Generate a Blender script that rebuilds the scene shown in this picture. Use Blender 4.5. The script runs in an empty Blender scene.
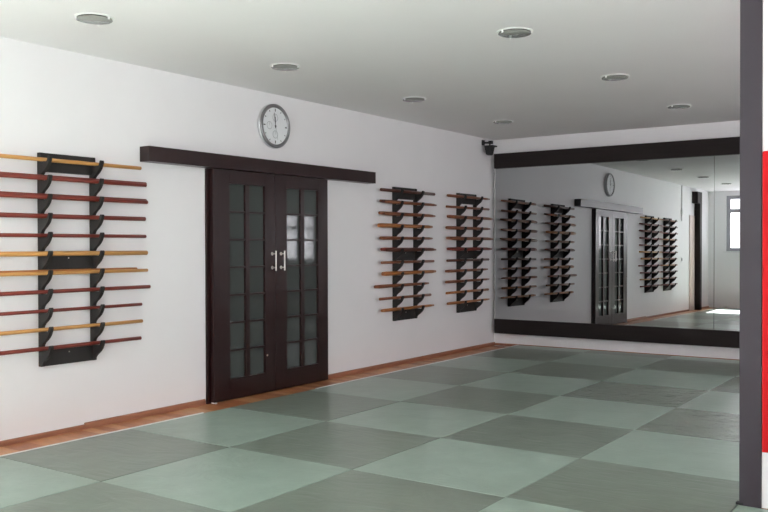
import bpy, bmesh, math, random
from mathutils import Vector, Matrix

random.seed(7)
S = bpy.context.scene
C = S.collection

# ------------------------------------------------------------------ camera
YAW, PITCH, ROLL = -0.6094, -0.0116, -0.0029
cam_d = bpy.data.cameras.new('camera')
cam_d.sensor_width = 36.0
cam_d.lens = 865.2 / 768.0 * 36.0
cam_d.clip_start = 0.05
cam = bpy.data.objects.new('camera', cam_d)
C.objects.link(cam)
f = Vector((math.sin(YAW) * math.cos(PITCH), math.cos(YAW) * math.cos(PITCH), math.sin(PITCH)))
r = Vector((math.cos(YAW), -math.sin(YAW), 0))
u = r.cross(f)
r2 = r * math.cos(ROLL) + u * math.sin(ROLL)
u2 = -r * math.sin(ROLL) + u * math.cos(ROLL)
M = Matrix((r2, u2, -f)).transposed().to_4x4()
M.translation = Vector((5.4853, -3.0415, 1.3091))
cam.matrix_world = M
S.camera = cam

# ------------------------------------------------------------------ world, exposure
w = bpy.data.worlds.new('world')
S.world = w
w.use_nodes = True
w.node_tree.nodes['Background'].inputs['Color'].default_value = (0.80, 0.90, 1.0, 1)
w.node_tree.nodes['Background'].inputs['Strength'].default_value = 1.0
S.view_settings.view_transform = 'Standard'
S.view_settings.look = 'None'
S.view_settings.gamma = 1.0
S.view_settings.use_curve_mapping = False
S.view_settings.exposure = 0.10
S.cycles.diffuse_bounces = 6
S.cycles.glossy_bounces = 6

# room dimensions (metres); mat surface is z = 0, parquet lies 4 cm lower
H = 2.733
YB = 7.424        # mirror wall
YF = -3.7         # window wall behind the camera
XR = 7.6          # right wall
ZF = -0.04        # parquet
YM = 7.34         # mirror surface

# windows: (x0, x1, z0, z1) in the window wall
WIN = [(0.40, 2.05, 1.30, 2.62), (2.60, 4.20, 1.30, 2.62), (4.75, 6.35, 1.30, 2.62)]
WINR = [(1.85, 3.15, 1.0, 2.15), (5.15, 6.60, 1.0, 2.15)]   # y0,y1,z0,z1 in the right wall; the second is added for fill light

DAY = (1.0, 0.962, 1.0)
def window_light(name, loc, rot, sx, sy, power):
    d = bpy.data.lights.new(name, 'AREA')
    d.shape = 'RECTANGLE'; d.size = sx; d.size_y = sy
    d.energy = power; d.color = DAY
    o = bpy.data.objects.new(name, d); C.objects.link(o)
    o.location = loc; o.rotation_euler = rot
    return o
POW = 90.0
for k, (x0, x1, z0, z1) in enumerate(WIN):
    window_light('daylight', ((x0 + x1) / 2, YF - 0.20, (z0 + z1) / 2), (math.radians(90), 0, 0),
                 x1 - x0 + .1, z1 - z0 + .1, POW)
for (y0, y1, z0, z1), pw in zip(WINR, (130.0, 90.0)):  # second lamp is fill through the added opening, not a known window
    window_light('daylight', (XR + 0.20, (y0 + y1) / 2, (z0 + z1) / 2),
                 (math.radians(90), 0, math.radians(90)), y1 - y0 + .1, z1 - z0 + .1, pw)
sun_d = bpy.data.lights.new('sun', 'SUN')
sun_d.energy = 230.0; sun_d.angle = math.radians(.6); sun_d.color = (1.0, .915, .965)
sun = bpy.data.objects.new('sun', sun_d); C.objects.link(sun)
sun.rotation_euler = Vector((.06, 1.10, -1.0)).to_track_quat('-Z', 'Y').to_euler()

# ------------------------------------------------------------------ materials
def nmat(name):
    m = bpy.data.materials.new(name); m.use_nodes = True
    nt = m.node_tree
    return m, nt, nt.nodes['Principled BSDF']

def noise(nt, scale, detail=3, rough=.55, vec=None, stretch=None, space='Object'):
    tc = nt.nodes.new('ShaderNodeTexCoord')
    mp = nt.nodes.new('ShaderNodeMapping')
    if stretch: mp.inputs['Scale'].default_value = stretch
    nt.links.new(tc.outputs[space], mp.inputs['Vector'])
    n = nt.nodes.new('ShaderNodeTexNoise')
    n.inputs['Scale'].default_value = scale; n.inputs['Detail'].default_value = detail
    n.inputs['Roughness'].default_value = rough
    nt.links.new(mp.outputs['Vector'], n.inputs['Vector'])
    return n

def simple(name, col, rough=.5, metal=0., var=.0, scale=8., stretch=None, bump=0., bscale=None, coat=0., spec=.5):
    m, nt, b = nmat(name)
    b.inputs['Base Color'].default_value = (*col, 1)
    b.inputs['Roughness'].default_value = rough
    b.inputs['Metallic'].default_value = metal
    b.inputs['Coat Weight'].default_value = coat
    b.inputs['Specular IOR Level'].default_value = spec
    if var > 0:
        n = noise(nt, scale, stretch=stretch)
        r_ = nt.nodes.new('ShaderNodeValToRGB')
        r_.color_ramp.elements[0].position = .3; r_.color_ramp.elements[1].position = .7
        r_.color_ramp.elements[0].color = (*[c * (1 - var) for c in col], 1)
        r_.color_ramp.elements[1].color = (*[min(1, c * (1 + var)) for c in col], 1)
        nt.links.new(n.outputs['Fac'], r_.inputs['Fac'])
        nt.links.new(r_.outputs['Color'], b.inputs['Base Color'])
    if bump > 0:
        n2 = noise(nt, bscale or scale, 4, stretch=stretch)
        bp = nt.nodes.new('ShaderNodeBump'); bp.inputs['Strength'].default_value = bump
        bp.inputs['Distance'].default_value = .01
        nt.links.new(n2.outputs['Fac'], bp.inputs['Height'])
        nt.links.new(bp.outputs['Normal'], b.inputs['Normal'])
    return m

def mat_material(name, col, crease, rough, spec=.20, cs=(1.6, 4.0, 1)):
    """woven vinyl of the practice mats: fine grain, long shallow creases"""
    m, nt, b = nmat(name)
    n = noise(nt, 5, 4)
    rp = nt.nodes.new('ShaderNodeValToRGB')
    rp.color_ramp.elements[0].position = .3; rp.color_ramp.elements[1].position = .72
    rp.color_ramp.elements[0].color = (*[c * .92 for c in col], 1)
    rp.color_ramp.elements[1].color = (*[c * 1.07 for c in col], 1)
    nt.links.new(n.outputs['Fac'], rp.inputs['Fac'])
    nt.links.new(rp.outputs['Color'], b.inputs['Base Color'])
    b.inputs['Roughness'].default_value = rough
    b.inputs['Specular IOR Level'].default_value = spec
    # creases: per-object random offset so no two mats share them
    tc = nt.nodes.new('ShaderNodeTexCoord'); oi = nt.nodes.new('ShaderNodeObjectInfo')
    ad = nt.nodes.new('ShaderNodeVectorMath'); ad.operation = 'MULTIPLY_ADD'
    nt.links.new(oi.outputs['Random'], ad.inputs[0]); ad.inputs[1].default_value = (37, 53, 11)
    nt.links.new(tc.outputs['Object'], ad.inputs[2])
    mp = nt.nodes.new('ShaderNodeMapping'); mp.inputs['Scale'].default_value = cs
    mp.inputs['Rotation'].default_value = (0, 0, .5)
    nt.links.new(ad.outputs[0], mp.inputs['Vector'])
    c1 = nt.nodes.new('ShaderNodeTexNoise'); c1.inputs['Scale'].default_value = 1.6
    c1.inputs['Detail'].default_value = 3; c1.inputs['Distortion'].default_value = 2.2
    nt.links.new(mp.outputs['Vector'], c1.inputs['Vector'])
    b1 = nt.nodes.new('ShaderNodeBump'); b1.inputs['Strength'].default_value = crease
    b1.inputs['Distance'].default_value = .012
    nt.links.new(c1.outputs['Fac'], b1.inputs['Height'])
    g = noise(nt, 160, 2)
    b2 = nt.nodes.new('ShaderNodeBump'); b2.inputs['Strength'].default_value = .12
    b2.inputs['Distance'].default_value = .002
    nt.links.new(g.outputs['Fac'], b2.inputs['Height'])
    nt.links.new(b1.outputs['Normal'], b2.inputs['Normal'])
    nt.links.new(b2.outputs['Normal'], b.inputs['Normal'])
    return m

WHITE = simple('wall_paint', (.80, .79, .80), .55, var=.012, scale=2.5, bump=.05, bscale=60)
CEIL = simple('ceiling_paint', (.80, .785, .79), .8, var=.01, scale=1.5)
GREEN = mat_material('mat_light_green', (.288, .368, .315), .32, .28)
GREY = mat_material('mat_olive_grey', (.183, .220, .182), .30, .28)
GREYC = mat_material('mat_olive_creased', (.183, .220, .182), .75, .24, .5, (4.5, 6.0, 1))
WOODS = [simple('parquet_%d' % k, c, .38, var=.16, scale=9, stretch=(1, 9, 1))
         for k, c in enumerate([(.42, .165, .062), (.48, .205, .085), (.36, .125, .048), (.53, .26, .12)])]
BASEB = simple('baseboard_wood', (.30, .125, .07), .42, var=.15, scale=6, stretch=(8, 1, 8))
DOORW = simple('dark_mahogany', (.017, .0055, .0052), .3, var=.14, scale=5, stretch=(6, 6, .6), spec=.4)
BEAMW = simple('dark_wenge', (.019, .0145, .0138), .55, var=.12, scale=4, stretch=(.6, 6, 6), spec=.15)
RACKW = simple('rack_black_stain', (.027, .025, .024), .48, var=.1, scale=6, stretch=(5, 5, .8), spec=.2)
POSTM = simple('post_grey_paint', (.048, .041, .050), .55, var=.03, scale=3, spec=.2)
REDM = simple('red_vinyl', (.50, .006, .009), .6, spec=.15, var=.06, scale=14, stretch=(1, 1, .35), bump=.06)
TAPE = simple('white_edge_tape', (.75, .74, .70), .5, var=.05)
GREYPVC = simple('window_grey', (.33, .33, .36), .45)
SILLM = simple('sill_white', (.72, .72, .72), .4)
STEEL = simple('brushed_steel', (.72, .68, .64), .28, metal=1.)
SILVER = simple('clock_silver', (.62, .63, .64), .35, metal=.6)
CLKRING = simple('clock_grey_ring', (.27, .27, .275), .32, metal=.85)
CLKFACE = simple('clock_face', (.72, .74, .76), .5)
INK = simple('clock_ink', (.05, .05, .055), .5)
INKG = simple('clock_ink_grey', (.30, .31, .33), .5)
BLACKP = simple('black_plastic', (.004, .004, .0045), .5)
LAMPRIM = simple('downlight_rim', (.78, .79, .77), .4)
LAMPIN = simple('downlight_reflector', (.20, .22, .20), .22, metal=.75)
LAMPGL = simple('downlight_glass', (.27, .28, .26), .15)
CLIP = simple('downlight_clip', (.85, .85, .85), .3)
BEIGE = simple('beige_door', (.62, .50, .45), .5)
BLUEW = simple('white_plastic', (.75, .76, .76), .4)
ST_HONEY = simple('honey_oak', (.50, .25, .075), .38, var=.18, scale=10, stretch=(6, .6, 6))
ST_TAN = simple('tan_oak', (.34, .125, .032), .38, var=.18, scale=10, stretch=(6, .6, 6))
ST_RED = simple('red_oak', (.165, .024, .014), .36, var=.2, scale=10, stretch=(6, .6, 6))
ST_BROWN = simple('brown_oak', (.20, .065, .026), .38, var=.2, scale=10, stretch=(6, .6, 6))
ST_DARK = simple('dark_oak', (.085, .026, .015), .38, var=.2, scale=10, stretch=(6, .6, 6))
STM = {'honey': ST_HONEY, 'tan': ST_TAN, 'red': ST_RED, 'brown': ST_BROWN, 'dark': ST_DARK}

# mirror: silvered glass with a smoky tint
MIRROR, nt, b = nmat('mirror_glass')
b.inputs['Metallic'].default_value = 1.0
b.inputs['Base Color'].default_value = (.37, .38, .385, 1)
b.inputs['Roughness'].default_value = .0
# satin door glass: dark, glossy on the room side
DGLASS, nt, b = nmat('door_glass')
b.inputs['Base Color'].default_value = (.060, .070, .066, 1)
b.inputs['Roughness'].default_value = .06
b.inputs['IOR'].default_value = 1.45
# clear window glass
PANE, nt, b = nmat('window_glass')
tr = nt.nodes.new('ShaderNodeBsdfTransparent'); gl = nt.nodes.new('ShaderNodeBsdfGlossy')
gl.inputs['Roughness'].default_value = .02
mx = nt.nodes.new('ShaderNodeMixShader'); mx.inputs[0].default_value = .06
nt.links.new(tr.outputs[0], mx.inputs[1]); nt.links.new(gl.outputs[0], mx.inputs[2])
nt.links.new(mx.outputs[0], nt.nodes['Material Output'].inputs['Surface'])

# ------------------------------------------------------------------ mesh helpers
def link(name, bm, m, parent=None, loc=None, smooth=False):
    me = bpy.data.meshes.new(name)
    bmesh.ops.recalc_face_normals(bm, faces=bm.faces)
    bm.to_mesh(me); bm.free()
    if m: me.materials.append(m)
    if smooth:
        for p_ in me.polygons: p_.use_smooth = True
    return link_mesh(name, me, parent, loc)

def link_mesh(name, me, parent=None, loc=None):
    o = bpy.data.objects.new(name, me); C.objects.link(o)
    if parent is not None: o.parent = parent
    if loc is not None: o.location = loc
    return o

def tag(o, label=None, cat=None, group=None, kind=None):
    if label: o['label'] = label
    if cat: o['category'] = cat
    if group: o['group'] = group
    if kind: o['kind'] = kind
    return o

def empty(name, loc, label, cat, group=None):
    o = bpy.data.objects.new(name, None); C.objects.link(o)
    o.location = loc; o.empty_display_size = .1
    return tag(o, label, cat, group)

def bx(bm, a, c, bev=0.):
    """box from corner a to corner c"""
    x0, y0, z0 = a; x1, y1, z1 = c
    v = [bm.verts.new(p) for p in ((x0, y0, z0), (x1, y0, z0), (x1, y1, z0), (x0, y1, z0),
                                   (x0, y0, z1), (x1, y0, z1), (x1, y1, z1), (x0, y1, z1))]
    fs = [bm.faces.new([v[i] for i in q]) for q in
          ((3, 2, 1, 0), (4, 5, 6, 7), (0, 1, 5, 4), (1, 2, 6, 5), (2, 3, 7, 6), (3, 0, 4, 7))]
    if bev > 0:
        es = list({e for f_ in fs for e in f_.edges})
        bmesh.ops.bevel(bm, geom=es, offset=bev, segments=2, affect='EDGES', profile=.6)
    return bm

def box(name, a, c, m, parent=None, bev=0., kind=None, loc=None):
    o = link(name, bx(bmesh.new(), a, c, bev), m, parent, loc)
    if kind: o['kind'] = kind
    return o

def tube(bm, p0, p1, r0, r1=None, seg=12, cap=.3):
    """round bar between two points with slightly rounded ends"""
    r1 = r0 if r1 is None else r1
    p0 = Vector(p0); p1 = Vector(p1); d = (p1 - p0); L = d.length; d.normalize()
    a = d.orthogonal().normalized(); b_ = d.cross(a)
    rings = []
    e = min(r0, r1) * cap
    for t, rr in ((0, r0 * (1 - cap)), (e / L, r0), (.5, (r0 + r1) / 2), (1 - e / L, r1), (1, r1 * (1 - cap))):
        c_ = p0 + d * (L * t)
        rings.append([bm.verts.new(c_ + (a * math.cos(k * 2 * math.pi / seg) + b_ * math.sin(k * 2 * math.pi / seg)) * rr)
                      for k in range(seg)])
    for A, B in zip(rings, rings[1:]):
        for k in range(seg):
            bm.faces.new((A[k], A[(k + 1) % seg], B[(k + 1) % seg], B[k]))
    bm.faces.new(rings[0][::-1]); bm.faces.new(rings[-1])
    return bm

def lathe(bm, prof, seg=40, axis='Z', close=False):
    """revolve (radius, height) pairs"""
    rings = []
    for rr, h in prof:
        ring = []
        for k in range(seg):
            t = k * 2 * math.pi / seg
            if axis == 'Z': ring.append(bm.verts.new((rr * math.cos(t), rr * math.sin(t), h)))
            else: ring.append(bm.verts.new((h, rr * math.cos(t), rr * math.sin(t))))
        rings.append(ring)
    pairs = list(zip(rings, rings[1:]))
    if close: pairs.append((rings[-1], rings[0]))
    for A, B in pairs:
        for k in range(seg):
            bm.faces.new((A[k], A[(k + 1) % seg], B[(k + 1) % seg], B[k]))
    if not close:
        bm.faces.new(rings[0][::-1]); bm.faces.new(rings[-1])
    return bm

ORD = ['first', 'second', 'third', 'fourth', 'fifth', 'sixth', 'seventh', 'eighth', 'ninth', 'tenth', 'eleventh', 'twelfth']

# ------------------------------------------------------------------ room shell
T = .15
floor = box('floor', (-T, YF - T, ZF - .12), (XR + T, YB + T, ZF - .012), BASEB, kind='structure')
tag(floor, 'parquet floor under and beside the mats')
wall_left = box('wall_left', (-T, YF - T, ZF - .012), (0, YB + T, H), WHITE, kind='structure')
tag(wall_left, 'white plaster wall with the sliding door and weapon racks')
wall_back = box('wall_back', (0, YB, ZF - .012), (XR + T, YB + T, H), WHITE, kind='structure')
tag(wall_back, 'white end wall behind the mirror')
ceiling = box('ceiling', (-T, YF - T, H), (XR + T, YB + T, H + .12), CEIL, kind='structure')
tag(ceiling, 'flat white ceiling with recessed downlights')

def wall_with_holes(name, a0, a1, z0, z1, holes, place, m):
    """wall as boxes around rectangular openings; place(a,z,side) -> point pair"""
    bm = bmesh.new()
    cuts = sorted(holes)
    prev = a0
    for (h0, h1, hz0, hz1) in cuts:
        place(bm, prev, h0, z0, z1); place(bm, h0, h1, z0, hz0); place(bm, h0, h1, hz1, z1)
        prev = h1
    place(bm, prev, a1, z0, z1)
    return link(name, bm, m)
wall_front = wall_with_holes('wall_front', 0, XR + T, ZF - .012, H, WIN,
    lambda bm, a, c, z0, z1: bx(bm, (a, YF - T, z0), (c, YF, z1)), WHITE)
tag(wall_front, 'white window wall seen in the mirror', kind='structure')
wall_right = wall_with_holes('wall_right', YF, YB, ZF - .012, H, WINR,
    lambda bm, a, c, z0, z1: bx(bm, (XR, a, z0), (XR + T, c, z1)), WHITE)
tag(wall_right, 'white side wall with a window', kind='structure')

# parquet strips: short planks laid square to the wall, the mats cover the rest
X0 = .432                      # mat border beside the left wall
plank_me = []
for k, m in enumerate(WOODS):
    bm = bx(bmesh.new(), (0, 0.0006, -.012), (X0 + .12, .0894, 0), .0006)
    me = bpy.data.meshes.new('plank'); bmesh.ops.recalc_face_normals(bm, faces=bm.faces); bm.to_mesh(me); bm.free()
    me.materials.append(m); plank_me.append(me)
y = YF
while y < YB - .09:
    link_mesh('plank', random.choice(plank_me), floor, (0.0005, y, ZF)); y += .09
plank2 = []
for k, m in enumerate(WOODS):
    bm = bx(bmesh.new(), (0.0006, 0, -.012), (.4194, .088, 0), .0006)
    me = bpy.data.meshes.new('plank'); bmesh.ops.recalc_face_normals(bm, faces=bm.faces); bm.to_mesh(me); bm.free()
    me.materials.append(m); plank2.append(me)
x = X0 + .121
while x < XR - .42:
    for q in range(2):
        link_mesh('plank', random.choice(plank2), floor, (x, YB - .0895 - .09 * q, ZF))
    x += .42

# baseboards: low brown moulding along the left wall (two lengths of slightly different height) and the end wall
def moulding(name, a, c, axis, h, label):
    bm = bmesh.new()
    prof = [(0, 0), (.016, 0), (.016, h * .7), (.011, h * .92), (0, h)]
    A, B = [], []
    for d, z in prof:
        if axis == 'y':
            A.append(bm.verts.new((d, a, ZF + z))); B.append(bm.verts.new((d, c, ZF + z)))
        else:
            A.append(bm.verts.new((a, YB - d, ZF + z))); B.append(bm.verts.new((c, YB - d, ZF + z)))
    n = len(prof)
    for k in range(n): bm.faces.new((A[k], A[(k + 1) % n], B[(k + 1) % n], B[k]))
    bm.faces.new(A[::-1]); bm.faces.new(B)
    o = link(name, bm, BASEB); o['kind'] = 'structure'; o['label'] = label
    return o
moulding('baseboard_left', YF, .93, 'y', .034, 'brown wooden baseboard under the large staff rack')
moulding('baseboard_left', .93, 2.13, 'y', .046, 'brown wooden baseboard between the large staff rack and the door')
moulding('baseboard_left', 3.78, YB, 'y', .046, 'brown wooden baseboard between the door and the mirror')
moulding('baseboard_back', .017, XR, 'x', .034, 'thin brown wooden baseboard under the mirror')

# pale edge tape where the mats meet the parquet, interrupted in front of the door
box('trim_1', (X0 - .022, YF + .02, ZF), (X0 - .004, 1.72, .002), TAPE, kind='structure')['label'] = 'pale edging strip of the mats left of the door'
box('trim_2', (X0 - .022, 3.12, ZF), (X0 - .004, 7.30, .002), TAPE, kind='structure')['label'] = 'pale edging strip of the mats right of the door'

# ------------------------------------------------------------------ practice mats
def mat_mesh(sx, sy, m):
    bm = bx(bmesh.new(), (-sx / 2, -sy / 2, 0), (sx / 2, sy / 2, -ZF), .0035)
    me = bpy.data.meshes.new('practice_mat'); bmesh.ops.recalc_face_normals(bm, faces=bm.faces); bm.to_mesh(me); bm.free()
    me.materials.append(m); return me
FULL = {0: mat_mesh(.998, .998, GREY), 1: mat_mesh(.998, .998, GREEN), 2: mat_mesh(.998, .998, GREYC)}
tilt = random.Random(11)
ROWS = list(range(7, -4, -1))       # from the mirror towards the camera
for rr, j in enumerate(ROWS):
    for i in range(0, 7):
        xa, xb, ya, yb = X0 + i, X0 + i + 1, float(j), float(j + 1)
        if j == 7: yb = 7.30
        if j >= 2 and i > 4: continue            # out of sight behind the partition
        if j < 1 and i > 5: continue
        if i >= 4 and j == 1:
            if i > 5: continue
            yb = 1.542                           # cut at the partition
        if i == 3 and j == 1: xb = 4.456           # reaches the grey post
        if i == 4 and j == 1: xa = 4.458
        par = (i + j) % 2
        dark = par == 0
        full = abs(xb - xa - 1) < 1e-6 and abs(yb - ya - 1) < 1e-6
        me = FULL[2 if (i, j) in ((2, 4), (3, 3), (3, 5)) else par] if full else mat_mesh(xb - xa - .002, yb - ya - .002, GREY if dark else GREEN)
        o = link_mesh('practice_mat', me, None, ((xa + xb) / 2, (ya + yb) / 2, ZF))
        if full:
            o.rotation_euler = (tilt.uniform(-.0016, .0016), tilt.uniform(-.0016, .0016), 0)
        shade = 'olive-grey' if dark else 'pale green'
        size = 'narrow cut' if j == 7 else ('cut' if yb - ya < .99 else 'square')
        tag(o, '%s %s mat, %s from left wall, %s row out from the mirror' %
            (shade, size, ORD[i], ORD[rr]), 'mat', 'checkerboard floor mats')

o = link_mesh('practice_mat', mat_mesh(.89, .33, GREEN), None, (4.456 + .455, 1.832, ZF))
tag(o, 'pale green mat strip behind the partition, beside the grey post', 'mat', 'checkerboard floor mats')

# ------------------------------------------------------------------ mirror
TILT = .0065
mir = empty('wall_mirror', (0, YM, .135), 'large wall mirror between two dark wooden beams on the end wall', 'mirror')
XL, XM2 = .056, 5.82
def mirror_panel(x0, x1):
    z0, z1 = .30 - .135, 2.36 - .135
    o = link('mirror_panel', bx(bmesh.new(), (x0, 0, z0), (x1, .006, z1)), MIRROR, mir)
    o.rotation_euler = (-TILT, 0, 0)
    return o
mirror_panel(XL, 2.887)
mirror_panel(2.891, XM2)
box('backing_board', (XL, .028, .10), (XM2, .083, 2.20), BEAMW, mir)
box('beam', (XL - .002, -.022, 2.342 - .135), (XM2, .083, 2.537 - .135), BEAMW, mir, .002)
box('beam', (XL - .002, -.022, 0), (XM2, .083, .327 - .135), BEAMW, mir, .002)

# ------------------------------------------------------------------ sliding double door with its top rail
rail = empty('door_rail', (0, 1.457, 1.978), 'long dark wooden sliding rail box above the double door', 'door rail')
box('rail_box', (0.0005, 0, 0), (.112, 3.05, .120), DOORW, rail, .002)
box('end_cap', (.004, 3.0505, .004), (.108, 3.054, .116), BLACKP, rail)

door = empty('door_1', (0, 2.18, ZF), 'dark mahogany double sliding door with small glass panes', 'door')
door['kind'] = 'structure'
FX, BXD = .066, .022       # front and back of the leaves
ZB = ZF + .012
def leaf(y0, y1, gy0, gy1, hy, first):
    """one leaf: stiles, rails, muntins, panes"""
    zt = 1.975; g0, g1 = .150, 1.856
    P = lambda yy: yy - 2.18
    Q = lambda zz: zz - ZF
    lf = bpy.data.objects.new('door_leaf', None); C.objects.link(lf); lf.parent = door
    def b_(name, ya, yb, za, zb, xa=BXD, xb=FX, m=DOORW, bev=.002):
        return box(name, (xa, P(ya), Q(za)), (xb, P(yb), Q(zb)), m, lf, bev)
    b_('stile', y0, gy0, ZB, zt); b_('stile', gy1, y1, ZB, zt)
    b_('top_rail', gy0, gy1, g1, zt); b_('bottom_rail', gy0, gy1, ZB, g0)
    gm = (gy0 + gy1) / 2
    b_('mullion', gm - .026, gm + .026, g0, g1, BXD, FX - .004)
    n = 7
    for k in range(1, n):
        z = g0 + (g1 - g0) * k / n
        b_('muntin', gy0, gm - .026, z - .009, z + .009, BXD, FX - .006, DOORW, .002)
        b_('muntin', gm + .026, gy1, z - .009, z + .009, BXD, FX - .006, DOORW, .002)
    for k in range(n):
        za = g0 + (g1 - g0) * k / n + (.009 if k else 0); zb = g0 + (g1 - g0) * (k + 1) / n - (.009 if k < n - 1 else 0)
        for ya, yb in ((gy0, gm - .026), (gm + .026, gy1)):
            b_('pane', ya, yb, za, zb, .034, .040, DGLASS, 0)
    # pull handle: two round roses with a vertical bar
    bm = tube(bmesh.new(), (FX + .050, P(hy), Q(1.084)), (FX + .050, P(hy), Q(1.268)), .0075, seg=14)
    for z in (1.112, 1.240):
        tube(bm, (FX - .001, P(hy), Q(z)), (FX + .010, P(hy), Q(z)), .017, seg=16)
        tube(bm, (FX + .008, P(hy), Q(z)), (FX + .048, P(hy), Q(z)), .006, seg=10)
    h_ = link('handle', bm, STEEL, lf, smooth=False); h_['label'] = 'vertical steel pull handle'
    if first:
        bm = tube(bmesh.new(), (FX - .001, P(2.845), Q(.31)), (FX + .006, P(2.845), Q(.31)), .010, seg=14)
        link('lock', bm, STEEL, lf)
leaf(2.180, 2.958, 2.375, 2.825, 2.915, True)
leaf(2.962, 3.740, 3.125, 3.590, 3.035, False)
box('jamb', (.0005, 2.146 - 2.18, 0), (.020, 2.20 - 2.18, 2.015), DOORW, door)
box('jamb', (.0005, 3.72 - 2.18, 0), (.020, 3.755 - 2.18, 2.015), DOORW, door)
box('dark_backing', (.0005, 2.2005 - 2.18, .012), (.012, 3.7195 - 2.18, 2.01), BLACKP, door)
box('floor_guide', (.026, 2.186 - 2.18, 0.0005), (.075, 2.206 - 2.18, .0115), SILLM, door)

# ------------------------------------------------------------------ wall clock
clk = empty('wall_clock', (0, 2.998, 2.428), 'round grey wall clock above the sliding door', 'clock')
R = .204
link('case', lathe(bmesh.new(), [(R - .012, .001), (R + .001, .006), (R + .004, .022), (R, .034)], 56, 'X'), SILVER, clk, smooth=True)
link('bezel', lathe(bmesh.new(), [(R, .0345), (R, .046), (R - .010, .053), (R - .028, .050), (R - .033, .042), (R - .033, .0345)], 56, 'X', close=True), CLKRING, clk, smooth=True)
face = link('clock_face', lathe(bmesh.new(), [(R - .0335, .0345), (R - .0335, .040)], 56, 'X'), CLKFACE, clk)
for k in range(12):
    L_ = .026 if k % 3 == 0 else .016
    wv = .011 if k % 3 == 0 else .007
    ra = R - .043
    o = link('hour_mark', bx(bmesh.new(), (.0402, -wv / 2, ra - L_), (.0412, wv / 2, ra)), INK, face)
    o.rotation_euler = (-k * math.pi / 6, 0, 0)
def subdial(dy, dz, rad):
    bm = lathe(bmesh.new(), [(rad, .0402), (rad, .0408), (rad - .004, .0408), (rad - .004, .0402)], 28, 'X', close=True)
    bx(bm, (.0402, -.0015, 0), (.0408, .0015, rad * .8))
    o = link('subdial', bm, INKG, face); o.location = (0, dy, dz)
subdial(0, .078, .036); subdial(0, -.078, .036); subdial(-.080, 0, .036)
def hand(name, ang, L_, wd, xh, tail=.02):
    bm = bmesh.new()
    pts = [(-wd / 2, -tail), (wd / 2, -tail), (wd * .35, L_), (-wd * .35, L_)]
    lo = [bm.verts.new((xh, a_, c_)) for a_, c_ in pts]; hi = [bm.verts.new((xh + .0012, a_, c_)) for a_, c_ in pts]
    bm.faces.new(hi); bm.faces.new(lo[::-1])
    for q in range(4): bm.faces.new((lo[q], lo[(q + 1) % 4], hi[(q + 1) % 4], hi[q]))
    o = link(name, bm, INK if name != 'second_hand' else INKG, clk)
    o.rotation_euler = (-ang, 0, 0)
hand('hour_hand', math.radians(-2), .085, .010, .0425)
hand('minute_hand', math.radians(-9), .125, .008, .0440)
hand('second_hand', math.radians(168), .13, .003, .0455, .03)
link('hub', lathe(bmesh.new(), [(.008, .0415), (.008, .048)], 16, 'X'), INK, clk)

# ------------------------------------------------------------------ weapon racks
ZR = [1.923 - .1325 * k for k in range(11)]
PEG = [(.140, .000), (.143, .012), (.138, .021), (.128, .022), (.121, .014), (.117, .000), (.113, -.010), (.106, -.0165), (.040, -.0165)]
PEGB = [(.040, -.117), (.045, -.108), (.055, -.096), (.069, -.085), (.087, -.073), (.105, -.058), (.121, -.040), (.133, -.018)]
def side_board_mesh():
    bm = bmesh.new()
    pts = [(0, 1.972), (.034, 1.972), (.040, 1.966)]
    for z in ZR:
        pts += [(a, z + c) for a, c in reversed(PEG)]
        pts += [(a, z + c) for a, c in reversed(PEGB)]
    pts += [(.040, .470), (.036, .466), (0, .466)]
    # drop points that would run back over the previous peg
    clean = [pts[0]]
    for q in pts[1:]:
        if q[0] == .040 and clean[-1][0] == .040 and q[1] > clean[-1][1]: continue
        clean.append(q)
    A = [bm.verts.new((a + .0005, 0, z)) for a, z in clean]
    B = [bm.verts.new((a + .0005, .026, z)) for a, z in clean]
    fa = bm.faces.new(A); fb = bm.faces.new(B[::-1])
    fa.normal_update(); fb.normal_update()
    n = len(A)
    for k in range(n): bm.faces.new((A[k], B[k], B[(k + 1) % n], A[(k + 1) % n]))
    bmesh.ops.triangulate(bm, faces=[fa, fb])
    bmesh.ops.recalc_face_normals(bm, faces=bm.faces)
    me = bpy.data.meshes.new('side_board'); bm.to_mesh(me); bm.free(); me.materials.append(RACKW)
    return me
SIDE = side_board_mesh()
RW = .455
def cross_mesh(h):
    bm = bx(bmesh.new(), (.0005, .0262, 0), (.030, RW - .0262, h), .0015)
    bmesh.ops.recalc_face_normals(bm, faces=bm.faces)
    me = bpy.data.meshes.new('cross_panel'); bm.to_mesh(me); bm.free(); me.materials.append(RACKW); return me
CROSS = [(1.840, cross_mesh(.132)), (1.144, cross_mesh(.136)), (.466, cross_mesh(.121))]
screw_me = bpy.data.meshes.new('screw'); bm = lathe(bmesh.new(), [(.005, .0301), (.005, .0318)], 10, 'X'); bmesh.ops.recalc_face_normals(bm, faces=bm.faces)
bm.to_mesh(screw_me); bm.free(); screw_me.materials.append(STEEL)
def rack(y0, label, g='wall racks for staffs and wooden swords'):
    rt = empty('weapon_rack', (0, y0, 0), label, 'rack', g)
    for dy in (0, RW - .026): link_mesh('side_board', SIDE, rt, (0, dy, 0))
    for z, me in CROSS:
        link_mesh('cross_panel', me, rt, (0, 0, z))
        for dy in (RW * .5,): link_mesh('screw', screw_me, rt, (0, dy, z + .085))
    return rt
rack(.558, 'black wooden rack left of the sliding door, holding long staffs')
rack(4.980, 'black wooden rack right of the sliding door, nearer to the door')
rack(6.405, 'black wooden rack right of the door, next to the mirror corner')
rack(-.62, 'black wooden rack far left, seen only in the mirror')

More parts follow.
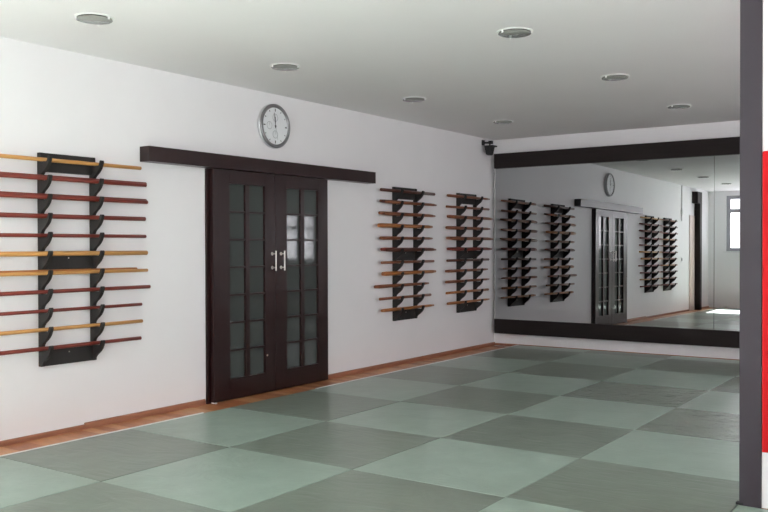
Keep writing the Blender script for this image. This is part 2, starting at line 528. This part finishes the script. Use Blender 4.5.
# ---- staffs and wooden swords, each its own thing
def staff(ya, yb, k, col, rad, label, group, front=0., dza=0., dzb=0., sword=False, taper=1.):
    # lies on the peg, against the board (or against the stick of radius `front` behind it)
    rad *= 1.15; front *= 1.15
    x = .0418 + 2.05 * front + rad
    z = ZR[k] - .0162 + rad * (1.13 if sword else 1.0)
    L_ = yb - ya
    o = None
    bm = bmesh.new()
    if not sword:
        tube(bm, (0, 0, 0), (0, L_, dzb - dza), rad, rad * taper, 14, .25)
        o = link('wooden_staff', bm, STM[col], None, (x, ya, z + dza), smooth=False)
    else:
        # wooden sword: oval handle at the low-y end, slightly curved tapering blade with a slanted point
        seg = 12; rings = []
        N = 14
        for k in range(N + 1):
            t = k / N
            if t < .25: rx, rz = rad * 1.0, rad * 1.12
            else:
                s_ = (t - .25) / .75
                rx, rz = rad * (.95 - .2 * s_), rad * (1.05 - .22 * s_)
            if k == 0: rx *= .8; rz *= .8
            if k == N: rx *= .6; rz *= .7
            yy = L_ * t if k < N else L_
            bow = .006 * math.sin(math.pi * t)
            zc = (dzb - dza) * t
            rings.append([bm.verts.new((rx * math.cos(q * 2 * math.pi / seg) + bow * .5, yy, rz * math.sin(q * 2 * math.pi / seg) + zc)) for q in range(seg)])
        for A, B in zip(rings, rings[1:]):
            for q in range(seg): bm.faces.new((A[q], A[(q + 1) % seg], B[(q + 1) % seg], B[q]))
        bm.faces.new(rings[0][::-1]); bm.faces.new(rings[-1])
        o = link('wooden_sword', bm, STM[col], None, (x, ya, z + dza), smooth=False)
    for p_ in o.data.polygons: p_.use_smooth = len(p_.vertices) == 4
    return tag(o, label, 'wooden sword' if sword else 'staff', group)

CN = {'honey': 'honey-coloured', 'tan': 'tan', 'red': 'dark red', 'brown': 'reddish brown', 'dark': 'dark brown'}
def slot(k): return 'top' if k == 0 else ('lowest' if k == 10 else ORD[k] + '-from-top')

# rack by the window side of the door: long staffs (right end y, colour, radius, second staff)
R1 = [(1.421, 'honey', .0125, None), (1.469, 'red', .0135, (1.445, 'red')), (1.468, 'red', .014, (1.455, 'red')), (1.457, 'red', .0145, None),
      (1.466, 'red', .0115, None), (1.475, 'honey', .0150, None), (1.375, 'tan', .012, (1.458, 'honey')), (1.503, 'red', .0125, None),
      (1.423, 'red', .0105, None), (1.427, 'honey', .0120, None), (1.411, 'red', .0120, None)]
for k, (ye, c_, rad, sec) in enumerate(R1):
    staff(ye - 1.36, ye, k, c_, rad, 'long %s staff in the %s slot, rack left of door%s' % (CN[c_], slot(k), ', rear one' if sec else ''),
          'long staffs on the large rack', dza=.010 if sec else 0, dzb=.010 if sec else 0)
    if sec:
        staff(sec[0] - 1.33, sec[0], k, sec[1], rad * .92, 'long %s staff in the %s slot, rack left of door, front one' % (CN[sec[1]], slot(k)),
              'long staffs on the large rack', front=rad)
# middle rack: wooden swords and short sticks (left y, right y, colour, radius, sword?, pair)
R2 = [(4.675, 5.785, 'dark', .0135, 0, None), (4.665, 5.784, 'dark', .014, 1, 'brown'), (4.644, 5.749, 'brown', .0150, 1, 'brown'), (4.624, 5.728, 'tan', .0165, 1, None),
      (4.661, 5.737, 'brown', .013, 1, None), (4.679, 5.766, 'red', .0150, 1, 'dark'), (4.688, 5.770, 'brown', .0115, 0, None), (4.697, 5.803, 'tan', .0165, 1, None),
      (4.557, 5.651, 'brown', .0135, 1, None), (4.648, 5.700, 'brown', .0115, 0, None), (4.685, 5.767, 'tan', .0130, 1, None)]
R3 = [(6.095, 7.182, 'brown', .0125, 1, None), (6.073, 7.164, 'brown', .0115, 0, None), (6.094, 7.205, 'brown', .0155, 1, 'brown'), (6.063, 7.189, 'brown', .0145, 1, None),
      (6.079, 7.210, 'brown', .0150, 1, 'brown'), (6.093, 7.180, 'red', .0150, 1, 'red'), (6.085, 7.157, 'dark', .0115, 0, None), (6.051, 7.128, 'brown', .0125, 1, None),
      (6.050, 7.164, 'brown', .0125, 1, None), (6.066, 7.144, 'tan', .0115, 0, None), (6.090, 7.172, 'tan', .0120, 1, None)]
def fill(R_, where, group):
    for k, (ya, yb, c_, rad, sw, pair) in enumerate(R_):
        rad *= 1.04 if pair else 1.15
        kind = 'wooden sword' if sw else 'short wooden stick'
        staff(ya, yb, k, c_, rad, '%s %s in the %s slot, %s%s' % (CN[c_], kind, slot(k), where, ', rear one' if pair else ''),
              group, sword=bool(sw), dza=.007 if pair else 0, dzb=.007 if pair else 0)
        if pair:
            staff(ya + .05, yb - .008, k, pair, rad * .95, '%s %s in the %s slot, %s, front one' % (CN[pair], kind, slot(k), where),
                  group, sword=bool(sw), front=rad)
fill(R2, 'rack just right of the door', 'wooden swords and sticks on the middle rack')
fill(R3, 'rack by the mirror corner', 'wooden swords and sticks on the corner rack')
for k in range(11):
    c_ = ['brown', 'dark', 'red', 'tan', 'brown', 'red', 'brown', 'tan', 'dark', 'brown', 'red'][k]
    staff(-.93 - .02 * (k % 3), .15 + .015 * (k % 2), k, c_, .013, '%s stick in the %s slot, rack seen only in the mirror' % (CN[c_], slot(k)),
          'sticks on the rack seen in the mirror')

# ------------------------------------------------------------------ recessed downlights
def ring_mesh(name, prof, m, seg=36, close=True):
    bm = lathe(bmesh.new(), prof, seg, 'Z', close); bmesh.ops.recalc_face_normals(bm, faces=bm.faces)
    me = bpy.data.meshes.new(name); bm.to_mesh(me); bm.free(); me.materials.append(m)
    for p_ in me.polygons: p_.use_smooth = True
    return me
RIM = ring_mesh('rim', [(.120, -.0005), (.119, -.005), (.115, -.008), (.106, -.008), (.105, -.0005)], LAMPRIM)
CAN = ring_mesh('reflector', [(.1045, -.0005), (.1045, -.0075), (.102, -.0075), (.080, -.002), (.080, -.0005)], LAMPIN)
BULB = ring_mesh('reflector_disc', [(.0795, -.0005), (.0795, -.0025)], LAMPIN, close=False)
DISC = ring_mesh('glass_disc', [(.108, -.0125), (.110, -.015), (.108, -.0175)], LAMPGL, close=False)
bm = bx(bmesh.new(), (.1105, -.006, -.0235), (.1175, .006, -.0078), .001); bmesh.ops.recalc_face_normals(bm, faces=bm.faces)
CLIPM = bpy.data.meshes.new('clip'); bm.to_mesh(CLIPM); bm.free(); CLIPM.materials.append(CLIP)
LAMPS = [(.93, .35, 'nearest the camera in the row beside the left wall'), (.93, 2.13, 'second in the row beside the left wall, before the clock'),
         (.93, 4.00, 'third in the row beside the left wall'), (.93, 5.87, 'by the corner of mirror and left wall'),
         (2.90, 2.19, 'nearest of the row over the room centre'), (2.90, 4.07, 'middle of the row over the room centre'),
         (2.89, 5.95, 'of the centre row nearest to the mirror'), (.93, -1.45, 'seen only in the mirror, near the window wall')]
for x, y, wh in LAMPS:
    rt = empty('recessed_downlight', (x, y, H), 'round recessed ceiling light, %s' % wh, 'ceiling light', 'recessed ceiling lights')
    for nme, me in (('rim', RIM), ('reflector', CAN), ('reflector_disc', BULB), ('glass_disc', DISC)): link_mesh(nme, me, rt)
    for a in (131, 251, 11):
        c_ = link_mesh('clip', CLIPM, rt); c_.rotation_euler = (0, 0, math.radians(a))

# ------------------------------------------------------------------ small black device in the corner
dev = empty('security_camera', (.0005, 7.11, 2.60), 'small black camera on a wall bracket in the corner above the mirror', 'camera')
box('wall_plate', (0, -.035, .035), (.010, .035, .105), BLACKP, dev, .002)
bm = tube(bmesh.new(), (.008, 0, .068), (.100, .025, .068), .013); tube(bm, (.090, .022, .02), (.090, .022, .09), .011)
link('bracket_arm', bm, BLACKP, dev)
box('joint', (.075, .005, .050), (.125, .055, .092), BLACKP, dev, .006)
bm = bmesh.new()
q = [(.040, -.055), (.145, -.055), (.145, .075), (.040, .075)]
lo = [bm.verts.new((.092 + (a - .092) * .62, .01 + (c_ - .01) * .62, -.098)) for a, c_ in q]
hi = [bm.verts.new((a, c_, .026)) for a, c_ in q]
bm.faces.new(hi); bm.faces.new(lo[::-1])
for k in range(4): bm.faces.new((lo[k], lo[(k + 1) % 4], hi[(k + 1) % 4], hi[k]))
bmesh.ops.bevel(bm, geom=list(bm.edges), offset=.008, segments=2, affect='EDGES')
link('body', bm, BLACKP, dev)
box('visor', (.142, -.05, .006), (.175, .07, .026), BLACKP, dev, .003)
box('cable_clip', (.058, -.004, .085), (.070, .010, .132), SILLM, dev, .001)

# ------------------------------------------------------------------ grey post, partition and red panel
YP = 1.545
part = box('wall_partition', (4.566, YP + .014, -.002), (XR - .001, YP + .105, H - .0005), WHITE, kind='structure')
part['label'] = 'white partition wall to the right of the grey post'
box('partition_footing', (4.566, YP + .014, ZF), (XR - .001, YP + .105, -.003), BASEB, part)
post = empty('support_post', (4.462, YP, ZF), 'tall grey square post at the end of the white partition', 'post')
box('shaft', (0, 0, 0), (.1035, .105, H - ZF - .001), POSTM, post, .003)
box('base_plate', (-.016, -.003, -ZF), (.02, .03, -ZF + .012), BLACKP, post, .003)
pan = box('red_wall_panel', (4.570, YP - .008, .280), (6.1, YP + .0135, 1.772), REDM, None, .006)
tag(pan, 'red vinyl panel mounted on the white partition beside the grey post', 'wall panel')

# ------------------------------------------------------------------ windows
def window(name, label, to, a0, a1, z0, z1):
    """grey frame with a transom light; to(a, d, z): along wall, depth outwards, height"""
    rt = bpy.data.objects.new(name, None); C.objects.link(rt)
    tag(rt, label, 'window', None, 'structure')
    def b_(nm, a, c, d0, d1, za, zb, m):
        p0 = to(a, d0, za); p1 = to(c, d1, zb)
        lo = [min(s_, t_) for s_, t_ in zip(p0, p1)]; hi = [max(s_, t_) for s_, t_ in zip(p0, p1)]
        return box(nm, lo, hi, m, rt)
    fw = .085; zt = z1 - .36; am = (a0 + a1) / 2
    e = .001
    b_('frame', a0 + e, a0 + fw, .03, .10, z0 + e, z1 - e, GREYPVC); b_('frame', a1 - fw, a1 - e, .03, .10, z0 + e, z1 - e, GREYPVC)
    b_('frame', a0 + fw, a1 - fw, .03, .10, z0 + e, z0 + fw, GREYPVC); b_('frame', a0 + fw, a1 - fw, .03, .10, z1 - fw, z1 - e, GREYPVC)
    b_('transom', a0 + fw, a1 - fw, .03, .10, zt - .045, zt + .045, GREYPVC)
    b_('mullion', am - .04, am + .04, .03, .10, z0 + fw, zt - .045, GREYPVC)
    b_('mullion', am - .04, am + .04, .03, .10, zt + .045, z1 - fw, GREYPVC)
    for a, c in ((a0 + fw, am - .04), (am + .04, a1 - fw)):
        b_('pane', a, c, .062, .068, z0 + fw, zt - .045, PANE); b_('pane', a, c, .062, .068, zt + .045, z1 - fw, PANE)
    b_('sill', a0 - .05, a1 + .05, -.06, -.001, z0 - .03, z0 - .001, SILLM)
    return rt
for k, (x0, x1, z0, z1) in enumerate(WIN):
    window('window_%d' % (k + 1), ['grey framed window seen in the mirror beside the left wall', 'grey framed window in the middle of the window wall', 'grey framed window behind the camera'][k],
           lambda a, d, z: (a, YF - d, z), x0, x1, z0, z1)
window('window_4', 'grey framed window in the right wall beyond the partition', lambda a, d, z: (XR + d, a, z), *WINR[0])
window('window_5', 'added grey framed fill window in the right wall close to the mirror end', lambda a, d, z: (XR + d, a, z), *WINR[1])  # added window, brightens the far end of the left wall

# ------------------------------------------------------------------ fittings on the left wall that only the mirror shows
pc = empty('door_post', (0, -2.62, ZF), 'tall dark wooden door post on the left wall, seen in the mirror', 'post')
box('shaft', (.0005, 0, 0), (.13, .16, 2.68), BEAMW, pc, .003)
box('head_block', (.0005, .161, 2.42), (.13, .36, 2.68), BEAMW, pc, .003)
d2 = box('door_2', (.0005, -2.44, ZF + .002), (.020, -2.05, 2.10), BEIGE, None, .002, kind='structure')
d2['label'] = 'beige side door beside the dark post, seen in the mirror'
cd = empty('cable_conduit', (.0005, -1.45, 1.95), 'thin grey cable conduit with a junction box, seen in the mirror', 'conduit')
link('conduit', tube(bmesh.new(), (.008, 0, 0), (.008, 0, H - 1.955), .007, seg=8), GREYPVC, cd)
box('junction_box', (0, -.04, .14), (.035, .04, .25), BLUEW, cd, .003)
sw = empty('light_switch', (.0005, -1.50, 1.05), 'small light switch on the left wall, seen in the mirror', 'switch')
box('plate', (0, 0, 0), (.010, .08, .12), BLUEW, sw, .002)
box('rocker', (.0101, .02, .03), (.016, .06, .09), BLACKP, sw, .001)
